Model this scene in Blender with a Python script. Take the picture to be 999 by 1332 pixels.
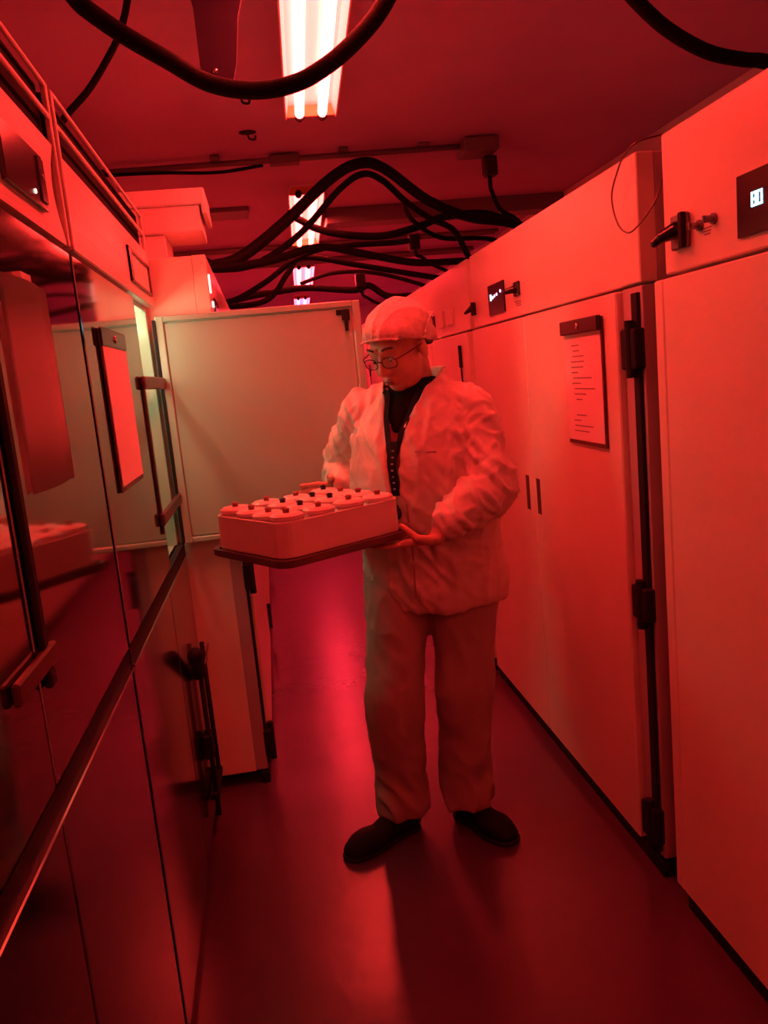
import bpy, bmesh, math, random
from mathutils import Vector, Matrix, noise
from mathutils.bvhtree import BVHTree
random.seed(7)
C = bpy.context.scene.collection
scn = bpy.context.scene
for o in list(bpy.data.objects): bpy.data.objects.remove(o)

# ------------------------------------------------------------------ camera, world, exposure
H = 1.42
cd = bpy.data.cameras.new('camera'); cam = bpy.data.objects.new('camera', cd); C.objects.link(cam)
cd.sensor_fit = 'VERTICAL'; cd.sensor_height = 36.0; cd.lens = 1065.97 / 1332 * 36.0; cd.clip_start = .02
cx = Vector((0.98545, -0.14178, -0.09379)); cy = Vector((0.11459, 0.15017, 0.98200))
cx.normalize(); cy = (cy - cx * cy.dot(cx)).normalized(); cz = cx.cross(cy)
cam.matrix_world = Matrix(((cx.x, cy.x, cz.x, 0), (cx.y, cy.y, cz.y, 0), (cx.z, cy.z, cz.z, H), (0, 0, 0, 1)))
scn.camera = cam
w = bpy.data.worlds.new('world'); scn.world = w; w.use_nodes = True
w.node_tree.nodes['Background'].inputs[0].default_value = (.02, .0, .001, 1)
w.node_tree.nodes['Background'].inputs[1].default_value = 0.2
vs = scn.view_settings
vs.view_transform = 'Standard'; vs.look = 'None'; vs.gamma = 1; vs.use_curve_mapping = False; vs.exposure = -0.08
TUBE = 56.0            # radiance of the red fluorescent tubes
CHAMBER = 22.0          # radiance of the white tubes inside the open growth chamber

# ------------------------------------------------------------------ materials
def mat(name, col, rough=.5, metal=0., spec=.5, noise_amt=0., noise_scale=8., bump=0., bump_scale=60., stretch=(1, 1, 1), coat=0., emit=None, estr=0., alpha=1., trans=0.):
    m = bpy.data.materials.new(name); m.use_nodes = True
    nt = m.node_tree; b = nt.nodes['Principled BSDF']
    b.inputs['Base Color'].default_value = (*col, 1); b.inputs['Roughness'].default_value = rough
    b.inputs['Metallic'].default_value = metal; b.inputs['Specular IOR Level'].default_value = spec
    b.inputs['Coat Weight'].default_value = coat; b.inputs['Coat Roughness'].default_value = .08
    b.inputs['Alpha'].default_value = alpha; b.inputs['Transmission Weight'].default_value = trans
    if emit: b.inputs['Emission Color'].default_value = (*emit, 1); b.inputs['Emission Strength'].default_value = estr
    tc = nt.nodes.new('ShaderNodeTexCoord'); mp = nt.nodes.new('ShaderNodeMapping'); mp.inputs['Scale'].default_value = stretch
    nt.links.new(tc.outputs['Object'], mp.inputs[0])
    if noise_amt:
        n = nt.nodes.new('ShaderNodeTexNoise'); n.inputs['Scale'].default_value = noise_scale; n.inputs['Detail'].default_value = 5
        nt.links.new(mp.outputs[0], n.inputs['Vector'])
        r = nt.nodes.new('ShaderNodeValToRGB'); r.color_ramp.elements[0].position = .35; r.color_ramp.elements[1].position = .68
        r.color_ramp.elements[0].color = (*[c * (1 - noise_amt) for c in col], 1); r.color_ramp.elements[1].color = (*[min(1, c * (1 + noise_amt * .4)) for c in col], 1)
        nt.links.new(n.outputs[0], r.inputs[0]); nt.links.new(r.outputs[0], b.inputs['Base Color'])
    if bump:
        n2 = nt.nodes.new('ShaderNodeTexNoise'); n2.inputs['Scale'].default_value = bump_scale; n2.inputs['Detail'].default_value = 4
        nt.links.new(mp.outputs[0], n2.inputs['Vector'])
        bp = nt.nodes.new('ShaderNodeBump'); bp.inputs['Strength'].default_value = bump; bp.inputs['Distance'].default_value = .01
        nt.links.new(n2.outputs[0], bp.inputs['Height']); nt.links.new(bp.outputs[0], b.inputs['Normal'])
    return m
M = dict(
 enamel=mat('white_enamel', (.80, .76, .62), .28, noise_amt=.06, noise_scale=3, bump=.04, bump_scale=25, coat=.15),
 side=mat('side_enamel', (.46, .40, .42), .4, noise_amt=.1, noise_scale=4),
 liner=mat('door_liner', (.37, .50, .39), .22, noise_amt=.05, noise_scale=2.5, bump=.06, bump_scale=9, coat=.2),
 mirror=mat('polished_steel', (.40, .36, .35), .07, 1., noise_amt=.12, noise_scale=3, bump=.015, bump_scale=4, stretch=(1, 1, .4)),
 lowmirror=mat('dark_polished_steel', (.30, .27, .28), .14, 1., noise_amt=.2, noise_scale=3, bump=.03, bump_scale=5),
 ridged=mat('brushed_panel', (.78, .68, .60), .35, noise_amt=.12, noise_scale=4, bump=.12, bump_scale=30, stretch=(.5, .05, 6)),
 grille=mat('grille_back', (.014, .011, .010), .85, spec=.1),
 black=mat('black_rubber', (.010, .009, .010), .7, spec=.3, bump=.1, bump_scale=80),
 blackgloss=mat('black_plastic', (.015, .013, .015), .22),
 hose=mat('black_hose', (.005, .004, .005), .75, spec=.15, bump=.2, bump_scale=90),
 handle=mat('handle_recess', (.05, .03, .03), .4),
 floor=mat('vinyl_floor', (.095, .035, .075), .26, noise_amt=.22, noise_scale=1.4, bump=.12, bump_scale=14, coat=0.),
 ceiling=mat('ceiling_board', (.56, .34, .62), .6, noise_amt=.08, noise_scale=2.5, bump=.04, bump_scale=40),
 wall=mat('painted_wall', (.72, .66, .66), .6, noise_amt=.08, noise_scale=2),
 steel=mat('grey_conduit', (.22, .20, .21), .42, .5),
 hanger=mat('hanger_paint', (.045, .03, .06), .8, spec=.1, noise_amt=.15),
 chrome=mat('chrome', (.8, .78, .76), .15, 1.),
 foam=mat('white_foam', (.86, .80, .74), .75, noise_amt=.05, noise_scale=20, bump=.2, bump_scale=120),
 paper=mat('paper', (.86, .84, .82), .7),
 clipboard=mat('clipboard_back', (.07, .025, .02), .4),
 ink=mat('ink', (.28, .22, .24), .7),
 tray=mat('tray_metal', (.16, .09, .08), .38, .4, noise_amt=.2),
 plastic=mat('white_plastic', (.84, .76, .72), .42, noise_amt=.04, noise_scale=8, bump=.05, bump_scale=20),
 lid=mat('jar_lid', (.86, .74, .68), .3, noise_amt=.08, noise_scale=30),
 knobred=mat('red_stopper', (.26, .08, .07), .4),
 coverall=mat('coverall_cloth', (.72, .66, .58), .72, noise_amt=.10, noise_scale=7, bump=.35, bump_scale=26),
 trousers=mat('trouser_cloth', (.42, .37, .32), .8, noise_amt=.12, noise_scale=7, bump=.3, bump_scale=24),
 net=mat('hair_net_gauze', (.80, .66, .58), .7, noise_amt=.22, noise_scale=45, bump=.5, bump_scale=90),
 hair=mat('hair', (.10, .055, .03), .55, bump=.6, bump_scale=60),
 skin=mat('skin', (.62, .38, .28), .45, noise_amt=.08, noise_scale=25, bump=.08, bump_scale=90),
 lips=mat('lips', (.38, .14, .12), .4),
 eye=mat('eye_white', (.6, .55, .52), .2), iris=mat('iris', (.03, .02, .015), .2),
 brow=mat('eyebrow', (.10, .055, .04), .7),
 shirt=mat('black_shirt', (.012, .010, .012), .9, spec=.1), shirtred=mat('dark_red_shirt', (.26, .12, .12), .8),
 shoe=mat('black_shoe', (.008, .006, .008), .7, spec=.2),
 lanyard=mat('lanyard_ribbon', (.010, .008, .012), .7, spec=.2), lanyardmark=mat('lanyard_mark', (.30, .28, .34), .6),
 display=mat('display_glass', (.02, .012, .014), .18),
 lens=mat('spectacle_lens', (.9, .9, .9), .03, trans=1.),
 fixture=mat('fixture_white', (.85, .80, .80), .3),
 amber=mat('fixture_end', (.70, .32, .12), .35),
 led=mat('display_digits', (.1, .4, .5), .4, emit=(.35, .85, 1.), estr=5.),
 ledpink=mat('display_dots', (.5, .2, .3), .4, emit=(1., .45, .7), estr=3.),
 glint=mat('indicator_lamp', (.6, .5, .5), .4, emit=(1., .75, .6), estr=2.2),
 white_tube=mat('white_growth_tube', (.9, .9, .8), .4, emit=(1., .82, .50), estr=CHAMBER),
)
def tube_mat(name, c): return mat(name, (.9, .4, .4), .3, emit=c, estr=TUBE)
TM = [tube_mat('red_tube_glow', (1, .036, .029)), tube_mat('rose_tube_glow', (1, .029, .042)), tube_mat('pink_tube_glow', (1, .027, .060))]
TM.append(mat('dim_red_tube_glow', (.9, .4, .4), .3, emit=(1, .036, .029), estr=TUBE * .6))

# ------------------------------------------------------------------ helpers
def thing(name, label, cat, loc=(0, 0, 0), group=None):
    o = bpy.data.objects.new(name, None); C.objects.link(o); o.empty_display_size = .1
    o.location = loc; o['label'] = label; o['category'] = cat
    if group: o['group'] = group
    return o
def tag(o, label, cat, group=None, kind=None):
    o['label'] = label; o['category'] = cat
    if group: o['group'] = group
    if kind: o['kind'] = kind
    return o
def wloc(o):
    v = Vector((0, 0, 0))
    while o: v = v + o.location; o = o.parent
    return v
def obj(name, bm, m, parent=None, smooth=False, label=None, origin=None):
    """vertices are given in world coordinates"""
    me = bpy.data.meshes.new(name)
    if isinstance(bm, bmesh.types.BMesh):
        bm.to_mesh(me); bm.free()
    else: me = bm
    o = bpy.data.objects.new(name, me); C.objects.link(o)
    if m is not None: me.materials.append(m)
    if smooth:
        for p in me.polygons: p.use_smooth = True
    base = wloc(parent) if parent else Vector((0, 0, 0))
    if parent: o.parent = parent
    if origin is not None:
        og = Vector(origin); me.transform(Matrix.Translation(-og)); o.location = og - base
    else:
        me.transform(Matrix.Translation(-base))
    if label: o['label'] = label
    return o
def struct(name, bm, m):
    o = obj(name, bm, m); o['kind'] = 'structure'; return o
def bx(bm, x0, x1, y0, y1, z0, z1, bev=0., seg=1):
    x0, x1 = sorted((x0, x1)); y0, y1 = sorted((y0, y1)); z0, z1 = sorted((z0, z1))
    r = bmesh.ops.create_cube(bm, size=1)
    vs_ = r['verts']
    for v in vs_: v.co = Vector(((x0 + x1) / 2 + v.co.x * (x1 - x0), (y0 + y1) / 2 + v.co.y * (y1 - y0), (z0 + z1) / 2 + v.co.z * (z1 - z0)))
    if bev: 
        es = list({e for v in vs_ for e in v.link_edges})
        bmesh.ops.bevel(bm, geom=es, offset=bev, segments=seg, affect='EDGES', profile=.5)
    return bm
def box(name, x0, x1, y0, y1, z0, z1, m, parent=None, bev=.002, label=None):
    return obj(name, bx(bmesh.new(), x0, x1, y0, y1, z0, z1, bev), m, parent, label=label)
def frame_axes(d):
    d = Vector(d).normalized(); a = Vector((0, 0, 1)) if abs(d.z) < .9 else Vector((1, 0, 0))
    u = d.cross(a).normalized(); v = d.cross(u).normalized(); return u, v
def catmull(P, n=8):
    P = [Vector(p) for p in P]; out = []
    Q = [P[0] * 2 - P[1]] + P + [P[-1] * 2 - P[-2]]
    for i in range(1, len(Q) - 2):
        for k in range(n):
            t = k / n; a, b, c, d = Q[i - 1], Q[i], Q[i + 1], Q[i + 2]
            out.append(.5 * ((2 * b) + (c - a) * t + (2 * a - 5 * b + 4 * c - d) * t * t + (3 * b - a - 3 * c + d) * t ** 3))
    out.append(P[-1]); return out
def tube(bm, P, r, n=10, spline=True, seg=8, rend=None):
    pts = catmull(P, seg) if spline and len(P) > 2 else [Vector(p) for p in P]
    rings = []; u = None
    for i, p in enumerate(pts):
        d = (pts[min(i + 1, len(pts) - 1)] - pts[max(i - 1, 0)]).normalized()
        if u is None: u, _ = frame_axes(d)
        u = (u - d * u.dot(d)).normalized(); v = d.cross(u)
        rr = r if rend is None else r + (rend - r) * i / (len(pts) - 1)
        rings.append([bm.verts.new(p + u * rr * math.cos(2 * math.pi * k / n) + v * rr * math.sin(2 * math.pi * k / n)) for k in range(n)])
    for a, b in zip(rings, rings[1:]):
        for k in range(n): bm.faces.new((a[k], a[(k + 1) % n], b[(k + 1) % n], b[k]))
    bm.faces.new(rings[0][::-1]); bm.faces.new(rings[-1]); return bm
def ell(bm, c, r, axes=None, seg=16):
    mt = Matrix.Identity(4)
    if axes: 
        for j, a in enumerate(axes):
            for i in range(3): mt[i][j] = a[i]
    m4 = Matrix.Translation(Vector(c)) @ mt @ Matrix.Diagonal((r[0], r[1], r[2], 1))
    bmesh.ops.create_uvsphere(bm, u_segments=seg, v_segments=seg // 2 + 2, radius=1, matrix=m4)
def capsule(bm, p0, r0, p1, r1, n=16):
    p0, p1 = Vector(p0), Vector(p1); d = p1 - p0; L = d.length
    if L < 1e-6: ell(bm, p0, (r0,) * 3); return
    d.normalize(); u, v = frame_axes(d); prof = []
    for k in range(1, 5): a = math.pi / 2 * k / 5; prof.append((-r0 * math.cos(a), r0 * math.sin(a)))
    for k in range(7): t = k / 6; prof.append((L * t, r0 + (r1 - r0) * t))
    for k in range(1, 5): a = math.pi / 2 * k / 5; prof.append((L + r1 * math.sin(a), r1 * math.cos(a)))
    rings = [[bm.verts.new(p0 + d * s + (u * math.cos(2 * math.pi * k / n) + v * math.sin(2 * math.pi * k / n)) * rr) for k in range(n)] for s, rr in prof]
    for a, b in zip(rings, rings[1:]):
        for k in range(n): bm.faces.new((a[k], a[(k + 1) % n], b[(k + 1) % n], b[k]))
    bm.faces.new(rings[0][::-1]); bm.faces.new(rings[-1])
def loft(bm, rings_def, A, B, n=32, power=2.):
    """rings_def: (centre, ra, rb)"""
    rings = []
    for c, ra, rb in rings_def:
        c = Vector(c); ring = []
        for k in range(n):
            t = 2 * math.pi * k / n; ca, sa = math.cos(t), math.sin(t)
            ca = math.copysign(abs(ca) ** (2 / power), ca); sa = math.copysign(abs(sa) ** (2 / power), sa)
            ring.append(bm.verts.new(c + A * ra * ca + B * rb * sa))
        rings.append(ring)
    for a, b in zip(rings, rings[1:]):
        for k in range(n): bm.faces.new((a[k], a[(k + 1) % n], b[(k + 1) % n], b[k]))
    bm.faces.new(rings[0][::-1]); bm.faces.new(rings[-1])
def remeshed(bm, voxel, smooth_iter=6, fac=.5, name='tmp'):
    bmesh.ops.recalc_face_normals(bm, faces=bm.faces[:])
    me = bpy.data.meshes.new(name); bm.to_mesh(me); bm.free()
    o = bpy.data.objects.new(name, me); C.objects.link(o)
    r = o.modifiers.new('r', 'REMESH'); r.mode = 'VOXEL'; r.voxel_size = voxel; r.adaptivity = 0
    s = o.modifiers.new('s', 'SMOOTH'); s.iterations = smooth_iter; s.factor = fac
    dg = bpy.context.evaluated_depsgraph_get(); dg.update()
    out = bpy.data.meshes.new_from_object(o.evaluated_get(dg))
    bpy.data.objects.remove(o); bpy.data.meshes.remove(me)
    out.name = name
    return out
def wrinkle(me, amp, fn):
    me.update(); ns = [v.normal.copy() for v in me.vertices]
    for v, n_ in zip(me.vertices, ns): v.co += n_ * amp * fn(v.co)
def cut(me, fn, it=6):
    bm = bmesh.new(); bm.from_mesh(me)
    bmesh.ops.delete(bm, geom=[v for v in bm.verts if fn(v.co)], context='VERTS')
    bd = {v for v in bm.verts if v.is_boundary}
    for _ in range(it):
        nw = {}
        for v in bd:
            nb = [e.other_vert(v) for e in v.link_edges if e.is_boundary]
            if len(nb) == 2: nw[v] = v.co * .4 + (nb[0].co + nb[1].co) * .3
        for v, c_ in nw.items(): v.co = c_
    bm.to_mesh(me); bm.free(); return me
def clone(root, off, label, group=None, name=None):
    def cp(o, par):
        c = o.copy(); C.objects.link(c); c.parent = par
        for ch in kids.get(o, []): cp(ch, c)
        return c
    kids = {}
    for o in C.objects:
        if o.parent: kids.setdefault(o.parent, []).append(o)
    r = cp(root, None); r.location = root.location + Vector(off); r['label'] = label
    if group: r['group'] = group
    return r

XR, XL, XF = .92, -.33, -.145       # front planes: right row, near left row, far left row
# ------------------------------------------------------------------ room shell
CEIL = 2.40
struct('floor', bx(bmesh.new(), -1.35, 1.9, -1.9, 11.6, -.06, 0), M['floor'])
struct('ceiling', bx(bmesh.new(), -1.35, 1.9, -1.9, 11.6, CEIL, CEIL + .08), M['ceiling'])
struct('wall_left', bx(bmesh.new(), -1.45, -1.35, -1.9, 11.6, 0, CEIL), M['wall'])
struct('wall_right', bx(bmesh.new(), 1.9, 2.0, -1.9, 11.6, 0, CEIL), M['wall'])
struct('wall_back', bx(bmesh.new(), -1.45, 2.0, 11.6, 11.7, 0, CEIL), M['wall'])
struct('wall_front', bx(bmesh.new(), -1.45, 2.0, -2.0, -1.9, 0, CEIL), M['wall'])

# ------------------------------------------------------------------ ceiling fixtures
def fixture(xc, y0, label, tm, dim=1.):
    L = 1.56; t = thing('fluorescent_fixture', label, 'ceiling light', (xc, y0 + L / 2, CEIL), 'red twin tube ceiling lights')
    b = bmesh.new()
    sec = [(-.088, -.055), (-.076, -.012), (.076, -.012), (.088, -.055), (.093, -.055), (.080, 0), (-.080, 0), (-.093, -.055)]
    v0 = [b.verts.new((xc + s * 1, y0, CEIL + z)) for s, z in sec]; v1 = [b.verts.new((xc + s, y0 + L, CEIL + z)) for s, z in sec]
    for k in range(8): b.faces.new((v0[k], v0[(k + 1) % 8], v1[(k + 1) % 8], v1[k]))
    for vv in (v0, v1):
        for q in ((0, 7, 6, 1), (1, 6, 5, 2), (2, 5, 4, 3)): b.faces.new([vv[i] for i in q])
    bmesh.ops.recalc_face_normals(b, faces=b.faces[:])
    obj('reflector', b, M['fixture'], t)
    for s in (-.040, .040):
        b = bmesh.new(); capsule(b, (xc + s, y0 + .045, CEIL - .048), .017, (xc + s, y0 + L - .045, CEIL - .048), .017, 12)
        obj('tube', b, tm, t, True)
    for yy in (y0 + .008, y0 + L - .008):
        for s in (-.040, .040):
            b = bmesh.new(); ell(b, (xc + s, yy, CEIL - .045), (.019, .014, .022), seg=12); obj('lamp_holder', b, M['blackgloss'], t, True)
        box('end_plate', xc - .085, xc + .085, yy - .006, yy + .006, CEIL - .05, CEIL - .002, M['amber'], t, .001)
    t.rotation_euler.z = -math.atan(.044)   # the row of lights runs slightly askew to the cabinets
    return t
fixture(.118, -1.22, 'red twin tube ceiling light behind the photographer', TM[3])
fixture(.237, 1.56, 'largest red ceiling light, above the sagging black hose', TM[0])
fixture(.350, 4.33, 'red ceiling light seen behind the arch of black hoses', TM[0])
fixture(.458, 6.98, 'short looking red ceiling light between the hoses and the open door top', TM[1])
fixture(.553, 9.50, 'farthest red ceiling light, only its near end showing', TM[2])
# conduit, trunking, junction box
t = thing('conduit_pipe', 'thin grey conduit crossing the ceiling and ending in a junction box', 'conduit', (.2, 3.75, 2.37))
b = bmesh.new(); tube(b, [(-.75, 3.80, 2.375), (.97, 3.72, 2.375)], .013, spline=False); obj('pipe', b, M['steel'], t, True)
box('junction_box', .965, 1.12, 3.64, 3.80, 2.335, 2.395, M['steel'], t, .006)
for xx in (-.1, .45, .8):
    b = bmesh.new(); bx(b, xx - .02, xx + .02, 3.735 - .03, 3.775 + .03, 2.383, 2.397, .002); obj('pipe_clip', b, M['steel'], t)
b = bmesh.new(); tube(b, [(-.75, 3.77, 2.36), (-.35, 3.77, 2.355), (-.1, 3.76, 2.34), (.1, 3.77, 2.36)], .007); obj('wire', b, M['hose'], t, True)
box('conduit_coupling', .13, .26, 3.73, 3.79, 2.355, 2.392, M['steel'], t, .004)
tr = obj('ceiling_trunking', bx(bmesh.new(), .46, 1.9, 4.95, 5.12, 2.31, 2.40, .004), M['steel']); tag(tr, 'grey cable trunking running from the second ceiling light to the right wall', 'trunking')
tr = obj('ceiling_trunking', bx(bmesh.new(), -.36, .02, 4.75, 4.98, 2.375, 2.40, .003), M['steel']); tag(tr, 'short flat plate on the ceiling left of the second ceiling light', 'plate')
t = thing('conduit_pipe', 'far thin conduit crossing the ceiling behind the arch of hoses', 'conduit', (.2, 6.07, 2.37))
for yy in (6.02, 6.12):
    b = bmesh.new(); tube(b, [(-1.3, yy, 2.378), (1.8, yy, 2.378)], .013, spline=False); obj('pipe', b, M['steel'], t, True)
t = thing('conduit_pipe', 'farthest conduit crossing the ceiling above the open door top', 'conduit', (.2, 6.8, 2.37))
for yy in (6.76, 6.88):
    b = bmesh.new(); tube(b, [(-1.3, yy, 2.37), (1.8, yy, 2.37)], .018, spline=False); obj('pipe', b, M['steel'], t, True)
# ceiling hanger
t = thing('ceiling_hanger', 'dull plum metal hanger strap holding the fat black hose', 'hanger', (-.02, 2.0, 2.4))
b = bmesh.new(); prof = [(-.085, 2.40), (.12, 2.40), (.055, 2.31), (.035, 2.25), (.020, 2.15), (.006, 2.105), (-.05, 2.10), (-.062, 2.15), (-.062, 2.27), (-.07, 2.33)]
f_ = b.faces.new([b.verts.new((x, 2.03, z)) for x, z in prof]); r_ = bmesh.ops.extrude_face_region(b, geom=[f_])
for v in r_['geom']:
    if isinstance(v, bmesh.types.BMVert): v.co.y += .022
bmesh.ops.recalc_face_normals(b, faces=b.faces[:]); obj('strap', b, M['hanger'], t)
b = bmesh.new(); ell(b, (-.03, 2.028, 2.135), (.007, .004, .007)); obj('screw', b, M['chrome'], t, True)
for (xx, yy, lab) in ((.03, 3.00, 'small dark ceiling hook nearer the hanger strap'), (.045, 3.42, 'small dark ceiling hook near the grey conduit')):
    b = bmesh.new(); ell(b, (xx, yy, 2.397), (.035, .025, .006)); tube(b, [(xx, yy, 2.40), (xx + .005, yy, 2.375), (xx + .025, yy, 2.37), (xx + .03, yy, 2.385)], .004)
    tag(obj('ceiling_hook', b, M['hanger'], smooth=True), lab, 'hook')

# ------------------------------------------------------------------ hoses
def hose(name, P, r, label, cat='hose', n=12):
    b = bmesh.new(); tube(b, P, r, n); return tag(obj(name, b, M['hose'], smooth=True), label, cat)
hose('hose', [(-.75, 1.80, 2.20), (-.55, 1.78, 2.30), (-.318, 1.75, 2.216), (-.256, 1.75, 2.16), (-.192, 1.75, 2.11), (-.118, 1.76, 2.066), (-.041, 1.80, 2.032), (.047, 1.80, 2.014), (.131, 1.77, 2.014), (.203, 1.75, 2.042), (.27, 1.75, 2.092), (.322, 1.75, 2.147), (.40, 1.74, 2.26), (.55, 1.72, 2.36), (.8, 1.7, 2.37)], .0175, 'fat black hose sagging under the hanger strap and the nearest ceiling light')
hose('hose', [(-.15, 1.6, 2.388), (-.19, 2.0, 2.388), (-.215, 2.2, 2.382), (-.257, 2.3, 2.335), (-.296, 2.3, 2.274), (-.355, 2.3, 2.200), (-.42, 2.3, 2.14), (-.50, 2.3, 2.05), (-.56, 2.3, 1.995)], .009, 'thin black cable dropping from the ceiling behind the left cabinet top')
hose('hose', [(.70, 1.9, 2.385), (.80, 1.9, 2.32), (.877, 1.9, 2.247), (.929, 1.9, 2.19), (1.0, 1.9, 2.13), (1.092, 1.9, 2.081), (1.177, 1.9, 2.061), (1.242, 1.9, 2.051), (1.342, 1.9, 2.00), (1.45, 1.9, 1.9)], .016, 'fat black hose hanging at the top right corner')
hose('hose', [(-.30, 3.27, 1.892), (-.184, 3.284, 1.904), (-.143, 3.306, 1.892), (-.031, 3.38, 1.93), (.153, 3.49, 2.066), (.371, 3.61, 2.251), (.511, 3.686, 2.323), (.626, 3.75, 2.31), (.827, 3.86, 2.191), (1.048, 3.97, 2.12), (1.32, 4.094, 2.089), (1.55, 4.15, 1.95)], .023, 'thickest black hose arching highest over the corridor')
hose('hose', [(-.30, 3.34, 1.885), (-.187, 3.345, 1.9), (-.125, 3.37, 1.886), (.027, 3.46, 1.911), (.215, 3.57, 2.03), (.406, 3.67, 2.215), (.521, 3.73, 2.288), (.612, 3.78, 2.272), (.736, 3.85, 2.178), (.849, 3.91, 2.115), (.969, 3.97, 2.065), (1.037, 4.006, 1.952), (1.08, 4.02, 1.89)], .014, 'thinner black hose following just below the thickest arch')
hose('hose', [(-.30, 3.21, 1.885), (-.184, 3.235, 1.888), (-.109, 3.3, 1.882), (.073, 3.42, 1.91), (.288, 3.55, 1.969), (.477, 3.66, 1.947), (.737, 3.8, 1.909), (1.003, 3.93, 1.915), (1.2, 3.96, 1.9)], .016, 'low black hose running nearly level under the arches')
hose('hose', [(.22, 4.6, 2.32), (.30, 4.6, 2.27), (.371, 4.6, 2.228), (.526, 4.6, 2.185), (.735, 4.6, 2.166), (.931, 4.6, 2.201), (1.086, 4.6, 2.243), (1.346, 4.6, 2.234), (1.6, 4.6, 2.1)], .020, 'black hose swinging from the second ceiling light to the right')
hose('hose', [(-.28, 4.6, 1.88), (-.11, 4.6, 1.892), (.064, 4.6, 1.97), (.242, 4.6, 2.077), (.436, 4.6, 2.127), (.816, 4.6, 2.126), (.93, 4.6, 2.15)], .015, 'black hose climbing from left to the hanging black socket')
hose('hose', [(-.25, 4.8, 1.88), (.055, 4.8, 1.893), (.202, 4.8, 2.038), (.297, 4.8, 2.115), (.619, 4.8, 2.044), (1.059, 4.8, 1.942), (1.196, 4.8, 1.93), (1.4, 4.8, 1.9)], .016, 'black hose peaking under the third ceiling light and sloping right')
hose('hose', [(-.25, 5.2, 1.89), (-.101, 5.2, 1.955), (.136, 5.2, 1.981), (.326, 5.2, 1.989), (.608, 5.2, 1.953), (.707, 5.2, 1.973), (.82, 5.2, 1.90), (1.0, 5.2, 1.89)], .020, 'lowest far black hose just above the open door and hair net')
hose('hose', [(.72, 3.86, 2.19), (.77, 4.1, 2.20), (.852, 4.3, 2.17), (.986, 4.3, 2.085), (1.249, 4.3, 2.059), (1.4, 4.3, 1.95)], .012, 'short thin black hose dipping beside the right end of the arch')
hose('hose', [(.30, 5.5, 2.05), (.5, 5.5, 2.10), (.75, 5.5, 2.09), (1.0, 5.5, 2.02), (1.3, 5.5, 1.9)], .013, 'farthest thin black hose behind the bundle')
def socket(P, drop, label):
    t = thing('hanging_socket', label, 'socket', P[0])
    x, y, z = P[0]; b = bmesh.new(); bx(b, x - .03, x + .03, y - .03, y + .03, z - .075, z + .01, .008, 2); obj('housing', b, M['blackgloss'], t)
    b = bmesh.new(); tube(b, P, .010, 8); obj('cable', b, M['hose'], t, True)
    return t
socket([(1.105, 3.76, 2.325), (1.105, 3.77, 2.22), (1.12, 3.80, 2.19), (1.17, 3.85, 2.12), (1.26, 3.88, 2.07), (1.4, 3.9, 1.9)], .1, 'black plug and cable hanging from the junction box on the ceiling')
socket([(.895, 4.6, 2.15), (.90, 4.6, 2.06), (.93, 4.6, 2.04), (.979, 4.6, 2.0), (1.07, 4.6, 1.95), (1.15, 4.6, 1.89)], .1, 'black socket hanging among the hoses in mid corridor')
socket([(.655, 5.2, 2.04), (.66, 5.2, 1.93), (.69, 5.2, 1.90), (.76, 5.2, 1.86), (.88, 5.2, 1.84)], .1, 'far black socket hanging just left above the hair net')

# ------------------------------------------------------------------ clipboards
def clipboard(x, side, y0, y1, z0, z1, label, tilt=0.):
    """side: +1 hangs on right row facing -x, -1 on left row facing +x"""
    t = thing('clipboard', label, 'clipboard', (x, (y0 + y1) / 2, z0)); s = -side; th = .018 if side > 0 else .009
    box('board', x, x + s * .005, y0, y1, z0, z1, M['clipboard'], t, .001)
    box('paper', x + s * .0051, x + s * .0068, y0 + .008, y1 - .006, z0 + .012, z1 - .035, M['paper'], t, 0)
    b = bmesh.new(); bx(b, x + s * .004, x + s * th, y0, y1, z1 - .036, z1 + .004, .003); obj('clip', b, M['blackgloss'], t)
    b = bmesh.new(); ell(b, (x + s * (th + .001), (y0 + y1) / 2, z1 - .016), (.004, .006, .009)); obj('rivet', b, M['chrome'], t, True)
    if side < 0: return t                     # the left sheet is blank
    b = bmesh.new()
    rows = 15
    for k in range(rows):
        zz = z1 - .07 - k * .0155 - (.03 if k > 10 else 0)
        if zz < z0 + .03: break
        a = y1 - .05 - random.random() * .03; e = a - (.04 + random.random() * .12)
        bx(b, x + s * .0066, x + s * .0072, max(e, y0 + .03), a, zz, zz + .0032)
    p = obj('writing', b, M['ink'], t); p['label'] = 'rows of handwriting'
    return t
clipboard(XR - .016, 1, 2.125, 2.405, 1.165, 1.52, 'clipboard with a filled in form hanging on the right cabinet door')
clipboard(XL + .001, -1, 1.79, 2.09, 1.225, 1.57, 'clipboard with blank sheet hanging on the mirror-like left door')

# ------------------------------------------------------------------ cabinets with plain enamel doors (right row and far left row)
def seg_digits(parent, x, s, y, z, h, chars, m, dy):
    """seven-segment digits lying on a face at x; dy is the reading direction along y"""
    SEG = {'1': 'bc', '2': 'abged', '3': 'abgcd', '4': 'fgbc', '8': 'abcdefg', '0': 'abcdef', '7': 'abc', '-': 'g'}
    w_ = h * .55; th = h * .16; b = bmesh.new()
    for i, ch in enumerate(chars):
        o = y + dy * i * w_ * 1.45
        for sg in SEG[ch]:
            r = {'a': (0, 1, 1, 1), 'b': (1, .5, 1, 1), 'c': (1, 0, 1, .5), 'd': (0, 0, 1, 0), 'e': (0, 0, 0, .5), 'f': (0, .5, 0, 1), 'g': (0, .5, 1, .5)}[sg]
            ya, yb = o + dy * w_ * r[0], o + dy * w_ * r[2]; za, zb = z + h * r[1], z + h * r[3]
            bx(b, x, x + s * .0015, min(ya, yb) - th / 2, max(ya, yb) + th / 2, min(za, zb) - th / 2, max(za, zb) + th / 2)
    return obj('digits', b, m, parent)
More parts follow.
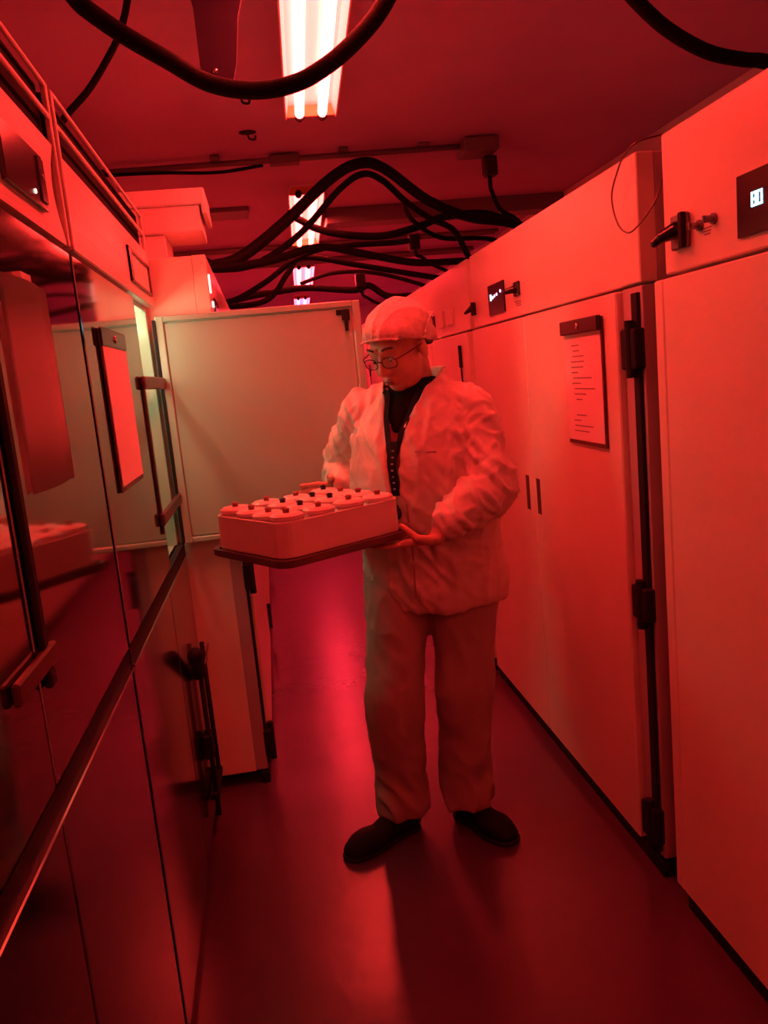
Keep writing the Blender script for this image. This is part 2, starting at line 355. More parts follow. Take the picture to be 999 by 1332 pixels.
def cabinet(xf, side, y0, y1, label, top=1.88, depth=.85, split=None, hinge_end=True, group='white growth cabinets', extras=None):
    s = side; X = lambda d: xf + s * d
    t = thing('growth_cabinet', label, 'cabinet', (X(depth / 2), (y0 + y1) / 2, 0), group)
    door_lo, door_hi = .055, 1.572
    h0 = y0 + (.115 if hinge_end else .012); split = split or (h0 + y1) / 2
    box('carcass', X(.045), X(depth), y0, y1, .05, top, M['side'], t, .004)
    box('fascia', X(.0), X(.046), y0 - .001, y1 + .001, 1.582, top + .001, M['enamel'], t, .003)
    for a, e, hy in ((h0, split - .003, split - .045), (split + .003, y1 - .012, split + .075)):
        d = box('door', X(-.014), X(.040), a, e, door_lo, door_hi, M['enamel'], t, .004)
        hb = bmesh.new(); bx(hb, X(-.0155), X(-.010), hy - .018, hy + .018, .885, 1.012, .001); obj('handle', hb, M['handle'], d, label='dark recessed grip')
    if hinge_end:
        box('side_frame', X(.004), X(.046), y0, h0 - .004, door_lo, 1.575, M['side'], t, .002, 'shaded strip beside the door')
        box('hinge_rail', X(-.006), X(.010), y0 + .012, y0 + .045, .07, 1.56, M['black'], t, .002, 'black vertical rail')
        for z0, z1 in ((1.375, 1.475), (.725, .815), (.10, .20)):
            b = bmesh.new(); bx(b, X(-.024), X(.006), y0 - .005, y0 + .078, z0, z1, .006, 2); tube(b, [(X(-.02), y0 + .028, z0 - .02), (X(-.02), y0 + .028, z1 + .02)], .012, spline=False)
            obj('hinge', b, M['black'], t)
    box('kick_plate', X(.0), X(.03), y0, y1, 0, .045, M['black'], t, .003)
    return t
def switch(xf, side, y, z, label, big=1.):
    s = -side; X = lambda d: xf + s * d
    t = thing('power_switch', label, 'switch', (xf, y, z))
    box('back_plate', X(0), X(.012), y - .033 * big, y + .033 * big, z - .036 * big, z + .036 * big, M['steel'] if big > .9 else M['blackgloss'], t, .003)
    b = bmesh.new(); bx(b, X(.010), X(.022), y - .034 * big, y - .018 * big, z - .036 * big, z + .036 * big, .002); obj('side_rib', b, M['black'], t)
    b = bmesh.new(); capsule(b, (X(.014), y + .0, z + .004), .019 * big, (X(.038 * big), y + .016 * big, z - .006), .013 * big, 12); capsule(b, (X(.038 * big), y + .016 * big, z - .006), .012 * big, (X(.048 * big), y + .034 * big, z - .016 * big), .009 * big, 12)
    obj('lever', b, M['blackgloss'], t, True)
    return t
def knob(xf, side, y, z, r, label, m=None):
    s = -side; b = bmesh.new(); tube(b, [(xf, y, z), (xf + s * .006, y, z)], r * 1.1, spline=False, n=14); tube(b, [(xf + s * .005, y, z), (xf + s * .022, y, z)], r * .7, spline=False, n=14)
    bx(b, xf + s * .02, xf + s * .026, y - r * .2, y + r * .2, z - r * .7, z + r * .7)
    return b
# right row
c1 = cabinet(XR, 1, .10, 1.80, 'nearest right cabinet, cut off by the photo edge, big display', split=.95, hinge_end=False)
# its far door overhangs the body a little
dd = box('door_edge_strip', XR - .014, XR + .040, 1.79, 1.832, .055, 1.572, M['enamel'], c1, .004)
box('hinge_tab', XR + .004, XR + .03, 1.834, 1.845, 1.40, 1.50, M['black'], c1, .002); box('hinge_tab', XR + .004, XR + .03, 1.834, 1.845, .82, .90, M['black'], c1, .002)
def panel_display(cab, x, s, y0, y1, z0, z1):
    return box('display', x, x + s * .006, y0, y1, z0, z1, M['display'], cab, .001, 'dark display panel')
d1 = panel_display(c1, XR, -1, 1.24, 1.503, 1.610, 1.722)
seg_digits(d1, XR - .006, -1, 1.452, 1.660, .022, '80', M['led'], -1)
b = bmesh.new(); bx(b, XR - .006, XR - .0075, 1.395, 1.400, 1.672, 1.678); bx(b, XR - .006, XR - .0075, 1.385, 1.390, 1.672, 1.678); obj('lamp', b, M['ledpink'], d1)
switch(XR, 1, 1.718, 1.662, 'black rotary power switch on grey plate, nearest right cabinet')
b = knob(XR, 1, 1.645, 1.661, .010, ''); obj('knob', b, M['steel'], c1)
b = knob(XR, 1, 1.590, 1.664, .010, ''); obj('knob', b, M['steel'], c1)
b = bmesh.new()
for k in range(3): bx(b, XR - .0008, XR, 1.60 + .004 * k, 1.635 - .002 * k, 1.650 - .006 * k, 1.653 - .006 * k)
obj('print', b, M['ink'], c1)
c2 = cabinet(XR, 1, 1.93, 3.53, 'right cabinet behind the person, clipboard on its near door', split=2.80)
d2 = panel_display(c2, XR, -1, 3.045, 3.26, 1.611, 1.726)
seg_digits(d2, XR - .006, -1, 3.225, 1.668, .020, '8', M['led'], -1)
b = bmesh.new()
for yy, zz in ((3.19, 1.676), (3.165, 1.68), (3.135, 1.683), (3.085, 1.690)): ell(b, (XR - .0065, yy, zz), (.002, .009, .006), seg=8)
obj('lamp', b, M['ledpink'], d2)
switch(XR, 1, 3.50, 1.660, 'black rotary switch at the far edge of the clipboard cabinet', .75)
t = thing('cabinet_knob', 'small black square knob right of the second cabinet display', 'knob', (XR, 2.89, 1.675))
box('base', XR, XR - .010, 2.858, 2.915, 1.650, 1.700, M['blackgloss'], t, .003); b = bmesh.new(); capsule(b, (XR - .01, 2.90, 1.675), .014, (XR - .035, 2.915, 1.670), .010, 10); obj('lever', b, M['blackgloss'], t, True)
b = bmesh.new()
for k in range(3): bx(b, XR - .0008, XR, 2.86, 2.93 - .01 * k, 1.630 - .007 * k, 1.634 - .007 * k)
obj('print', b, M['ink'], c2)
c3 = cabinet(XR, 1, 3.60, 5.20, 'third right cabinet, pinkish, seen beside the hair net', hinge_end=False)
d3 = panel_display(c3, XR, -1, 4.33, 4.52, 1.620, 1.70)
b = bmesh.new(); ell(b, (XR - .0065, 4.43, 1.655), (.002, .02, .008), seg=8); obj('lamp', b, M['ledpink'], d3)
for a, e in ((4.10, 4.20), (3.90, 4.02)): box('socket_plate', XR, XR - .012, a, e, 1.625, 1.705, M['enamel'], c3, .002)
box('latch', XR - .014, XR - .026, 3.735, 3.760, 1.42, 1.52, M['black'], c3, .002); b = bmesh.new(); tube(b, [(XR - .02, 3.745, 1.42), (XR - .02, 3.735, 1.30), (XR - .02, 3.74, 1.22)], .004, 6); obj('cord', b, M['black'], c3, True)
for k, (y0, lab) in enumerate(((5.26, 'fourth right cabinet down the corridor'), (6.92, 'fifth right cabinet far down the corridor'), (8.58, 'last right cabinet at the corridor end'))):
    clone(c3, (0, y0 - 3.60, 0), lab)
# thin wire loop between first and second right cabinets
b = bmesh.new(); tube(b, [(.96, 1.87, 1.90), (.90, 1.877, 1.888), (.895, 1.93, 1.875), (.893, 1.961, 1.855), (.891, 2.004, 1.799), (.89, 1.976, 1.73), (.89, 1.92, 1.697), (.891, 1.862, 1.705), (.90, 1.814, 1.733), (.91, 1.80, 1.76), (.94, 1.835, 1.80)], .0022, 6)
tag(obj('wire', b, M['tray'], smooth=True), 'thin loose wire loop hanging between the two nearest right cabinets', 'wire')

# far left row
f1 = cabinet(XF, -1, 2.835, 4.45, 'left cabinet standing just behind the open door', top=1.862, depth=.80)
for o in f1.children:
    if o.name.startswith('carcass'): o.data.materials.clear(); o.data.materials.append(M['enamel'])
for yy, zz, hh in ((2.862, 1.772, .030), (2.935, 1.712, .010)): box('indicator_lamp', XF, XF + .005, yy - .010, yy + .010, zz - hh, zz + hh, M['glint'], f1, .001)
panel_display(f1, XF, 1, 3.0, 3.22, 1.62, 1.74)
clone(f1, (0, 1.65, 0), 'second far left cabinet beyond the open door'); clone(f1, (0, 3.30, 0), 'third far left cabinet beyond the open door'); clone(f1, (0, 4.95, 0), 'last left cabinet at the corridor end')
# foam boxes on top of it
t = thing('foam_box', 'white foam box lid with a lip, lying above the left cabinet', 'box', (-.26, 3.0, 1.95))
b = bmesh.new(); bx(b, -.50, -.150, 2.93, 3.20, 1.955, 2.04, .004); bx(b, -.50, -.128, 2.92, 3.21, 2.04, 2.092, .004); bx(b, -.142, -.126, 2.92, 3.21, 2.01, 2.045, .002)
obj('lid', b, M['foam'], t)
b = bmesh.new(); bx(b, -.46, -.275, 2.945, 3.18, 1.862, 1.954, .004)
tag(obj('carton', b, M['foam']), 'small white carton under the white foam lid', 'box')

# ------------------------------------------------------------------ near left row: mirror-polished doors over a lower unit
LEDGE0, LEDGE1, DOORTOP, PANB, PANT, R2, TOP = .885, .925, 1.69, 1.705, 1.878, 1.935, 1.99
def steel_cabinet(y0, y1, label, open_far=False, rounded=False, split=None, leaf_end=None):
    t = thing('steel_growth_cabinet', label, 'cabinet', (XL - .4, (y0 + y1) / 2, 0), 'mirror-polished steel growth cabinets')
    B = XL - .82; ym = split or (y0 + y1) / 2
    # carcass as panels, so that the upper chamber is hollow
    box('back_panel', B, B + .03, y0, y1, 0, TOP - .01, M['liner'], t)
    box('side_panel', B + .03, XL - .02, y0, y0 + .03, 0, TOP - .012, M['liner'], t)
    box('side_panel', B + .03, XL - .02, y1 - .03, y1, 0, TOP - .01, M['liner'], t)
    box('partition', B + .03, XL - .03, ym - .012, ym + .012, LEDGE1, DOORTOP, M['liner'], t)
    box('chamber_floor', B + .03, XL - .02, y0 + .03, y1 - .03, LEDGE1 - .03, LEDGE1, M['liner'], t)
    box('chamber_ceiling', B + .03, XL - .02, y0 + .03, y1 - .03, DOORTOP, DOORTOP + .03, M['liner'], t)
    box('top_panel', B + .03, XL - .07, y0 + .03, y1 - .03, TOP - .04, TOP - .01, M['enamel'], t)
    # fascia
    if rounded:
        b = bmesh.new(); P = [(y0 + .006, PANB), (y1 - .075, PANB), (y1 - .035, PANB)]
        arc = [(y1 - .028, PANB + .008)] + [(y1 - .028 - .045 * math.sin(math.pi * k / 10) , PANB + .008 + (PANT - PANB - .008) * k / 10) for k in range(1, 10)] + [(y1 - .028, PANT)]
        arc = [(y, z) for y, z in arc]
        P = [(y0 + .006, PANB), (y1 - .03, PANB)] + arc + [(y0 + .006, PANT)]
        f_ = b.faces.new([b.verts.new((XL + .004, y, z)) for y, z in P]); r_ = bmesh.ops.extrude_face_region(b, geom=[f_])
        for v in r_['geom']:
            if isinstance(v, bmesh.types.BMVert): v.co.x -= .035
        bmesh.ops.triangulate(b, faces=[f for f in b.faces if len(f.verts) > 4]); bmesh.ops.recalc_face_normals(b, faces=b.faces[:]); obj('control_panel', b, M['ridged'], t)
        box('dark_gap', XL - .09, XL - .035, y1 - .10, y1 - .012, PANB, PANT, M['grille'], t, 0, 'dark crescent gap')
    else:
        box('control_panel', XL + .004, XL - .03, y0 + .020, y1 - .004, PANB, PANT, M['ridged'], t, .003)
    box('rail', XL + .006, XL - .001, y0 + .014, y1, R2 - .010, R2, M['ridged'], t, .002)
    box('rail', XL + .006, XL - .001, y0 + .014, y1, TOP - .009, TOP, M['ridged'], t, .002)
    for yy in (y0 + .014, y1 - .012): box('post', XL + .006, XL - .004, yy - .005, yy + .008, PANB, TOP, M['ridged'], t, .002)
    box('grille_back', XL - .012, XL - .022, y0 + .012, y1 - .012, PANT - .02, TOP - .004, M['grille'], t, 0)
    box('ledge', XL + .006, XL - .03, y0, y1, LEDGE0, LEDGE0 + .006, M['chrome'], t, .002, 'bright metal sill')
    box('ledge_gap', XL - .002, XL - .03, y0, y1, LEDGE0 + .006, LEDGE1, M['black'], t, 0)
    # lower unit
    for a, e in ((y0 + .006, ym - .004), (ym + .004, y1 - .004)):
        box('lower_door', XL, XL - .03, a, e, .03, LEDGE0 - .004, M['lowmirror'], t, .002)
    box('plinth', XL - .03, XL - .06, y0, y1, 0, .04, M['black'], t, 0)
    # upper doors
    d = box('door', XL, XL - .032, y0 + .006, (leaf_end or ym) - .004, LEDGE1 + .004, DOORTOP + .006, M['mirror'], t, .002)
    if not open_far: box('door', XL, XL - .032, ym + .004, y1 - .004, LEDGE1 + .004, DOORTOP + .006, M['mirror'], t, .002)
    return t
n1 = steel_cabinet(.50, 1.640, 'nearest left steel cabinet with black bar handle and taped white sheet', rounded=True, split=1.06)
n2 = steel_cabinet(1.656, 2.80, 'left steel cabinet with clipboard and its far door wide open', open_far=True, split=2.30, leaf_end=2.39)
steel_cabinet(-.66, .484, 'left steel cabinet beside the photographer')
box('cabinet_gap', XL - .03, XL - .05, 1.64, 1.656, 0, TOP - .02, M['black'], n2, 0, 'black joint between cabinets')
# display and indicators on the near panel
dp = box('display', XL + .004, XL + .012, 1.25, 1.475, 1.735, 1.822, M['display'], n1, .001, 'dark control display')
b = bmesh.new(); ell(b, (XL + .013, 1.40, 1.752), (.002, .004, .004), seg=8); obj('lamp', b, M['glint'], dp)
box('keypad', XL + .012, XL + .015, 1.435, 1.47, 1.745, 1.815, M['blackgloss'], dp, .001); b = bmesh.new(); ell(b, (XL + .0155, 1.452, 1.785), (.002, .008, .005), seg=8); obj('button', b, M['steel'], dp, True)
# framed recess on second panel
bm_ = bmesh.new()
for a in ((2.36, 2.87 - .10, 1.822, 1.829), (2.36, 2.77, 1.735, 1.742), (2.36, 2.372, 1.735, 1.829), (2.758, 2.77, 1.735, 1.829)): bx(bm_, XL + .004, XL + .010, a[0], a[1], a[2], a[3])
obj('display_frame', bm_, M['tray'], n2, label='thin dark rectangular frame')
box('display', XL + .004, XL + .011, 2.36, 2.40, 1.742, 1.822, M['display'], n2, .001)
# black vertical bar handle with bracket on the nearest cabinet
t = thing('bar_handle', 'long black vertical bar handle at the left photo edge', 'handle', (XL + .03, 1.07, 1.05))
b = bmesh.new(); bx(b, XL + .001, XL + .010, 1.074, 1.094, 1.110, 1.62, .003); obj('bar', b, M['black'], t)
b = bmesh.new(); bx(b, XL + .001, XL + .012, .95, 1.124, 1.082, 1.110, .003); obj('bracket', b, M['clipboard'], t, label='dull red metal bracket')
b = bmesh.new(); bx(b, XL + .001, XL + .012, 1.074, 1.100, 1.058, 1.082, .003); obj('foot', b, M['black'], t)
# taped white sheet
t = thing('taped_sheet', 'large blank white sheet taped on the nearest left door', 'paper sheet', (XL, 1.28, 1.32))
b = bmesh.new(); NY = 14; pts = []
for k in range(NY + 1):
    yy = 1.155 + (1.375 - 1.155) * k / NY; pts.append((yy, .004 + .010 * math.sin(k / NY * math.pi) + (.006 if k > 12 else 0)))
g = [[b.verts.new((XL + off, yy, z)) for z in (1.305, 1.40, 1.50, 1.60 - (.012 if k == NY else 0))] for k, (yy, off) in enumerate(pts)]
for k in range(NY):
    for j in range(3): b.faces.new((g[k][j], g[k + 1][j], g[k + 1][j + 1], g[k][j + 1]))
bmesh.ops.solidify(b, geom=b.faces[:], thickness=.0015)
obj('sheet', b, M['paper'], t, True)
b = bmesh.new(); bx(b, XL, XL + .012, 1.24, 1.29, 1.59, 1.61); obj('tape', b, M['foam'], t)

# open far door of n2: white liner inside, raised frame, gasket, hinge rail
DY = 2.775
d = obj('door', bx(bmesh.new(), XL + .005, XL + .668, DY, DY + .040, .928, 1.672, .004), M['enamel'], n2, label='open white door seen from inside')
box('door_liner', XL + .030, XL + .640, DY - .006, DY + .001, .948, 1.650, M['liner'], d, .003)
b = bmesh.new()
for q in ((XL + .004, XL + .030, .928, 1.672), (XL + .642, XL + .668, .928, 1.672)): bx(b, q[0], q[1], DY - .014, DY + .002, q[2], q[3], .003)
for q in ((XL + .030, XL + .642, 1.652, 1.672), (XL + .030, XL + .642, .928, .946)): bx(b, q[0], q[1], DY - .014, DY + .002, q[2], q[3], .003)
obj('gasket', b, M['liner'], d, label='pale raised frame round the door')
b = bmesh.new(); bx(b, XL + .605, XL + .632, DY - .017, DY - .006, 1.61, 1.645, .002); bx(b, XL + .612, XL + .624, DY - .022, DY - .006, 1.575, 1.615, .002); bx(b, XL + .588, XL + .606, DY - .012, DY - .005, 1.628, 1.645, .002)
obj('catch', b, M['black'], d, label='black catch in the top corner')
box('hinge_rail', XL - .004, XL + .006, DY - .02, DY + .01, .93, 1.66, M['black'], n2, .001, 'black rail at the door edge')
box('rail_reflection', XL + .001, XL + .006, 2.318, 2.334, 1.04, 1.47, M['clipboard'], n2, .001)  # solid strip standing in for the hinge rail's reflection in the closed leaf
for zz in (1.462, 1.085):
    b = bmesh.new(); bx(b, XL + .001, XL + .014, 2.30, DY - .016, zz - .020, zz + .016, .004); obj('hinge', b, M['clipboard'], n2, label='dark hinge block lengthened to include its reflection')  # blocks stretched along the leaf, their mirror image built into the shape
# chamber interior: lamps and wire shelves
for xx in (XL - .09, XL - .40):
    b = bmesh.new(); capsule(b, (xx, 2.41, 1.655), .013, (xx, 2.74, 1.655), .013, 10); obj('growth_tube', b, M['white_tube'], n2, True, 'white glowing tube inside the chamber')
b = bmesh.new(); capsule(b, (XL - .047, 2.355, 1.47), .011, (XL - .047, 2.355, 1.60), .012, 10); obj('growth_tube', b, M['white_tube'], n2, True)  # short unseen tube behind the leaf, added for the highlight on the open door
for zz in (1.20, 1.44):
    b = bmesh.new()
    for k in range(10): yy = 2.35 + k * .042; tube(b, [(XL - .76, yy, zz), (XL - .05, yy, zz)], .002, 5, spline=False)
    for xx in (XL - .05, XL - .4, XL - .76): tube(b, [(xx, 2.33, zz), (xx, 2.75, zz)], .003, 5, spline=False)
    obj('wire_shelf', b, M['chrome'], n2)
# latch gear on the lower door corner
t = thing('latch_rods', 'black vertical latch rods low down below the open door', 'latch', (XL + .02, 2.68, .05))
for yy, z0, z1 in ((2.70, .10, .60), (2.55, .06, .55)):
    b = bmesh.new(); tube(b, [(XL + .022, yy, z0), (XL + .022, yy, z1)], .008, spline=False); obj('rod', b, M['black'], t, True)
for z0, z1, a, e in ((.53, .555, 2.53, 2.73), (.12, .145, 2.53, 2.73), (.26, .34, 2.53, 2.59)):
    b = bmesh.new(); bx(b, XL + .002, XL + .032, a, e, z0, z1, .004); obj('bracket', b, M['black'], t)
b = bmesh.new(); capsule(b, (XL + .025, 2.53, .56), .018, (XL + .035, 2.38, .66), .024, 12); obj('grip', b, M['black'], t, True)
b = bmesh.new(); tube(b, [(XL + .03, 2.52, .57), (XL + .035, 2.62, .56), (XL + .04, 2.72, .585)], .004, 6); obj('wire', b, M['steel'], t, True)

# ------------------------------------------------------------------ tray with rack of jars
P0 = Vector((-.004, 1.918, 1.0)); U = Vector((.84, .543, 0)).normalized(); V = Vector((-.543, .84, 0)).normalized(); LU, LV = .41, .35
def rbox(bm, o, u0, u1, v0, v1, z0, z1, rad, n=6, hollow=None):
    pts = []
    for cu, cv, a0 in ((u1 - rad, v1 - rad, 0), (u0 + rad, v1 - rad, 90), (u0 + rad, v0 + rad, 180), (u1 - rad, v0 + rad, 270)):
        for k in range(n + 1):
            a = math.radians(a0 + 90 * k / n); pts.append((cu + rad * math.cos(a), cv + rad * math.sin(a)))
    lo = [bm.verts.new(Vector((o.x, o.y, 0)) + U * a + V * c + Vector((0, 0, z0))) for a, c in pts]; hi = [bm.verts.new(v.co + Vector((0, 0, z1 - z0))) for v in lo]; N = len(pts)
    for k in range(N): bm.faces.new((lo[k], lo[(k + 1) % N], hi[(k + 1) % N], hi[k]))
    bm.faces.new(lo[::-1])
    if hollow:
        cu, cv = (u0 + u1) / 2, (v0 + v1) / 2; su = 1 - hollow * 2 / (u1 - u0); sv = 1 - hollow * 2 / (v1 - v0)
        ins = [(cu + (a - cu) * su, cv + (c - cv) * sv) for a, c in pts]
        ih = [bm.verts.new(Vector((o.x, o.y, z1)) + U * a + V * c) for a, c in ins]; il = [bm.verts.new(v.co - Vector((0, 0, z1 - z0 - .004))) for v in ih]
        for k in range(N): bm.faces.new((hi[k], hi[(k + 1) % N], ih[(k + 1) % N], ih[k])); bm.faces.new((ih[k], ih[(k + 1) % N], il[(k + 1) % N], il[k]))
        bm.faces.new(il)
    else: bm.faces.new(hi)
    bmesh.ops.recalc_face_normals(bm, faces=bm.faces[:]); return bm
tc = P0 + U * LU / 2 + V * LV / 2
t = thing('carrying_tray', 'dark metal tray held in both hands under the white rack', 'tray', (tc.x, tc.y, .985))
obj('tray_base', rbox(bmesh.new(), P0, 0, LU, 0, LV, .986, .999, .035), M['tray'], t)
obj('tray_rim', rbox(bmesh.new(), P0, -.006, LU + .006, -.006, LV + .006, .990, 1.006, .04, hollow=.012), M['tray'], t)
rk = obj('jar_rack', rbox(bmesh.new(), P0, .010, LU - .010, .010, LV - .010, 1.0075, 1.094, .04, hollow=.006), M['plastic'], origin=(tc.x, tc.y, 1.0075)); tag(rk, 'white rounded plastic rack full of lidded jars on the tray', 'rack')
def jar(u, v, knobm, label, dz=0.):
    c = P0 + U * u + V * v; t = thing('lidded_jar', label, 'jar', (c.x, c.y, 1.013), 'lidded jars in the white rack')
    b = bmesh.new(); tube(b, [(c.x, c.y, 1.013), (c.x, c.y, 1.098 + dz)], .038, 20, spline=False); obj('body', b, M['plastic'], t, True)
    b = bmesh.new(); tube(b, [(c.x, c.y, 1.098 + dz), (c.x, c.y, 1.106 + dz)], .0415, 24, spline=False); tube(b, [(c.x, c.y, 1.106 + dz), (c.x, c.y, 1.111 + dz)], .040, 24, spline=False, rend=.034); obj('lid', b, M['lid'], t)
    b = bmesh.new(); tube(b, [(c.x, c.y, 1.110 + dz), (c.x, c.y, 1.118 + dz)], .0078, 12, spline=False); ell(b, (c.x, c.y, 1.119 + dz), (.0092, .0092, .005), seg=12); obj('stopper', b, knobm, t)
rown = ['near edge row', 'second row', 'third row', 'back row']
coln = ['leftmost jar', 'second jar from the left', 'third jar from the left', 'rightmost jar']
cols = [['r', 'r', 'r', 'r'], ['r', 'k', 'k', 'r'], ['r', 'k', 'k', 'r'], ['r', 'r', 'r', 'k']]
for j in range(4):
    for i in range(4):
        k = cols[j][i]
        jar(.058 + i * .098, .0555 + j * .0797, M['blackgloss'] if k == 'k' else M['knobred'], '%s with %s stopper, %s of the white rack' % (coln[i], 'black' if k == 'k' else 'red', rown[j]), random.uniform(-.003, .003))

# ------------------------------------------------------------------ person
O = Vector((.45, 2.42, 0)); F = Vector((-.6, -.8, 0)); Lf = Vector((.8, -.6, 0)); Z = Vector((0, 0, 1))
def W(f, l, z): return O + F * f + Lf * l + Z * z
ps = thing('person', 'person in pale coverall, hair net and glasses carrying a tray of jars', 'person', (.40, 2.38, 0))
LS, LE, LW_ = Vector((.568, 2.32, 1.298)), Vector((.590, 2.225, 1.075)), Vector((.425, 2.125, 1.003))
RS, RE, RW_ = Vector((.295, 2.51, 1.305)), Vector((.225, 2.65, 1.13)), Vector((.205, 2.49, 1.090))
LH, LK, LA = Vector((.53, 2.38, .84)), Vector((.492, 2.33, .47)), Vector((.482, 2.375, .09))
RH, RK, RA = Vector((.345, 2.44, .84)), Vector((.275, 2.33, .48)), Vector((.278, 2.37, .09))
LTOE, LHEEL = Vector((.575, 2.205, .03)), Vector((.462, 2.425, .03))
RTOE, RHEEL = Vector((.085, 2.265, .03)), Vector((.315, 2.395, .03))
# head frame
hc = Vector((.385, 2.335, 1.497)); yaw = Vector((-.76, -.65, 0)).normalized(); pit = math.radians(24)
hy = (yaw * math.cos(pit) - Z * math.sin(pit)).normalized(); hx = Z.cross(yaw).normalized() * 1.0; hx = yaw.cross(Z) * -1; hz = hx.cross(hy)
if hz.z < 0: hx = -hx; hz = hx.cross(hy)
def Hd(x, y, z): return hc + hx * x + hy * y + hz * z
HA = (hx, hy, hz)
b = bmesh.new()
ell(b, Hd(0, -.015, .03), (.076, .095, .082), HA, 24); ell(b, Hd(0, .018, -.028), (.064, .070, .086), HA, 24)
ell(b, Hd(0, .045, -.090), (.034, .034, .026), HA); ell(b, Hd(0, .02, -.085), (.055, .055, .035), HA)
for s in (-1, 1):
    ell(b, Hd(s * .036, .048, -.040), (.026, .030, .032), HA); ell(b, Hd(s * .077, -.008, -.018), (.009, .018, .031), HA)
    ell(b, Hd(s * .012, .092, -.040), (.0085, .011, .008), HA); capsule(b, Hd(s * .012, .080, .020), .011, Hd(s * .048, .066, .018), .010)
    capsule(b, Hd(s * .020, .078, .0035), .0065, Hd(s * .042, .072, .003), .0065)
capsule(b, Hd(0, .082, .006), .009, Hd(0, .103, -.034), .0115); ell(b, Hd(0, .101, -.036), (.012, .013, .010), HA)
capsule(b, Hd(-.020, .079, -.064), .0065, Hd(0, .090, -.062), .0075); capsule(b, Hd(.020, .079, -.064), .0065, Hd(0, .090, -.062), .0075)
capsule(b, Hd(-.016, .079, -.074), .0070, Hd(.016, .079, -.074), .0070); ell(b, Hd(0, .083, -.074), (.014, .008, .007), HA)
capsule(b, Hd(0, -.02, -.05), .056, W(.02, 0, 1.345), .060)
# torso and limbs of the body itself
loft(b, [(W(.0, 0, .80), .14, .10), (W(.0, 0, .88), .185, .145), (W(.01, 0, .98), .175, .14), (W(.03, 0, 1.10), .17, .14), (W(.035, 0, 1.22), .168, .13), (W(.03, 0, 1.30), .15, .10), (W(.03, 0, 1.35), .10, .075)], Lf, F)
for S_, E_, Wr in ((LS, LE, LW_), (RS, RE, RW_)):
    capsule(b, W(.03, .08 if S_ is LS else -.08, 1.335), .05, S_, .055); capsule(b, S_, .052, E_, .042); capsule(b, E_, .041, Wr, .026)
for h_, k_, a_, hl, to in ((LH, LK, LA, LHEEL, LTOE), (RH, RK, RA, RHEEL, RTOE)):
    capsule(b, h_, .090, k_, .058); capsule(b, k_, .057, a_, .034); capsule(b, a_, .032, hl.lerp(to, .2) + Z * .012, .024); capsule(b, hl.lerp(to, .15) + Z * .005, .022, hl.lerp(to, .7), .016)
def hand(b, wr, D, N, S, curl, thumb_dir, size=1.):
    """wr wrist, D finger direction, N palm normal (the side that closes), S toward the thumb"""
    D, N, S = D.normalized(), N.normalized(), S.normalized()
    pl = .088 * size
    for s in (-.027, -.009, .009, .027): capsule(b, wr + S * s * .6, .0125, wr + D * pl + S * s * 1.05, .0115)
    L = {.029: (.034, .022, .018), .0095: (.040, .026, .019), -.0100: (.037, .024, .018), -.0285: (.029, .019, .016)}
    for s, ls in L.items():
        p = wr + D * pl + S * s; ang = curl[0]; r = .0088 if s != -.0285 else .0076
        for q, l in enumerate(ls):
            nd = D * math.cos(ang) + N * math.sin(ang) + S * s * (.8 if q == 0 else .3); nd.normalize()
            e = p + nd * l * size; capsule(b, p, r, e, r - .0008, 10); p = e; r -= .0008; ang += curl[1 + q] if 1 + q < len(curl) else 0
    p = wr + D * .022 + S * .024; td = thumb_dir.normalized()
    e1 = p + (S * .7 + D * .6 + td * .25).normalized() * .040; e2 = e1 + (td * .8 + D * .45).normalized() * .030; e3 = e2 + (td * .75 + D * .55 - S * .1).normalized() * .024
    capsule(b, p, .0145, e1, .0115); capsule(b, e1, .0112, e2, .0098); capsule(b, e2, .0098, e3, .0085)
# left hand: palm up under the near right corner of the tray, thumb over its edge
hand(b, Vector((.405, 2.118, .975)), Vector((-.86, .18, -.06)), Z, Vector((-.18, -.86, .15)), (-.05, .12, .15), Z + V * .5)
capsule(b, LW_, .026, Vector((.405, 2.118, .977)), .022)
# right hand: flat against the far side of the rack, thumb over the jars
hand(b, Vector((.195, 2.515, 1.075)), -U + Z * .10, -V, Z, (.05, .18, .2), -V)
capsule(b, RW_, .026, Vector((.195, 2.515, 1.076)), .021)
body = remeshed(b, .0042, 4, .5, 'body')
ob = obj('body', body, M['skin'], ps, True)
# eyes, brows, lips, nails
for s in (-1, 1):
    b = bmesh.new(); ell(b, Hd(s * .031, .0735, -.003), (.0125, .0115, .0085), HA, 14); e_ = obj('eye', b, M['eye'], ps, True)
    b = bmesh.new(); ell(b, Hd(s * .031, .083, -.008), (.0052, .0025, .0048), HA, 12); obj('iris', b, M['iris'], e_, True)
    b = bmesh.new(); tube(b, [Hd(s * .016, .0885, .026), Hd(s * .030, .087, .031), Hd(s * .047, .076, .028)], .0028, 6); obj('eyebrow', b, M['brow'], ps, True)
b = bmesh.new(); ell(b, Hd(0, .0925, -.0635), (.021, .0055, .0042), HA, 16); ell(b, Hd(0, .0895, -.0725), (.018, .0055, .0048), HA, 16); obj('lips', b, M['lips'], ps, True)
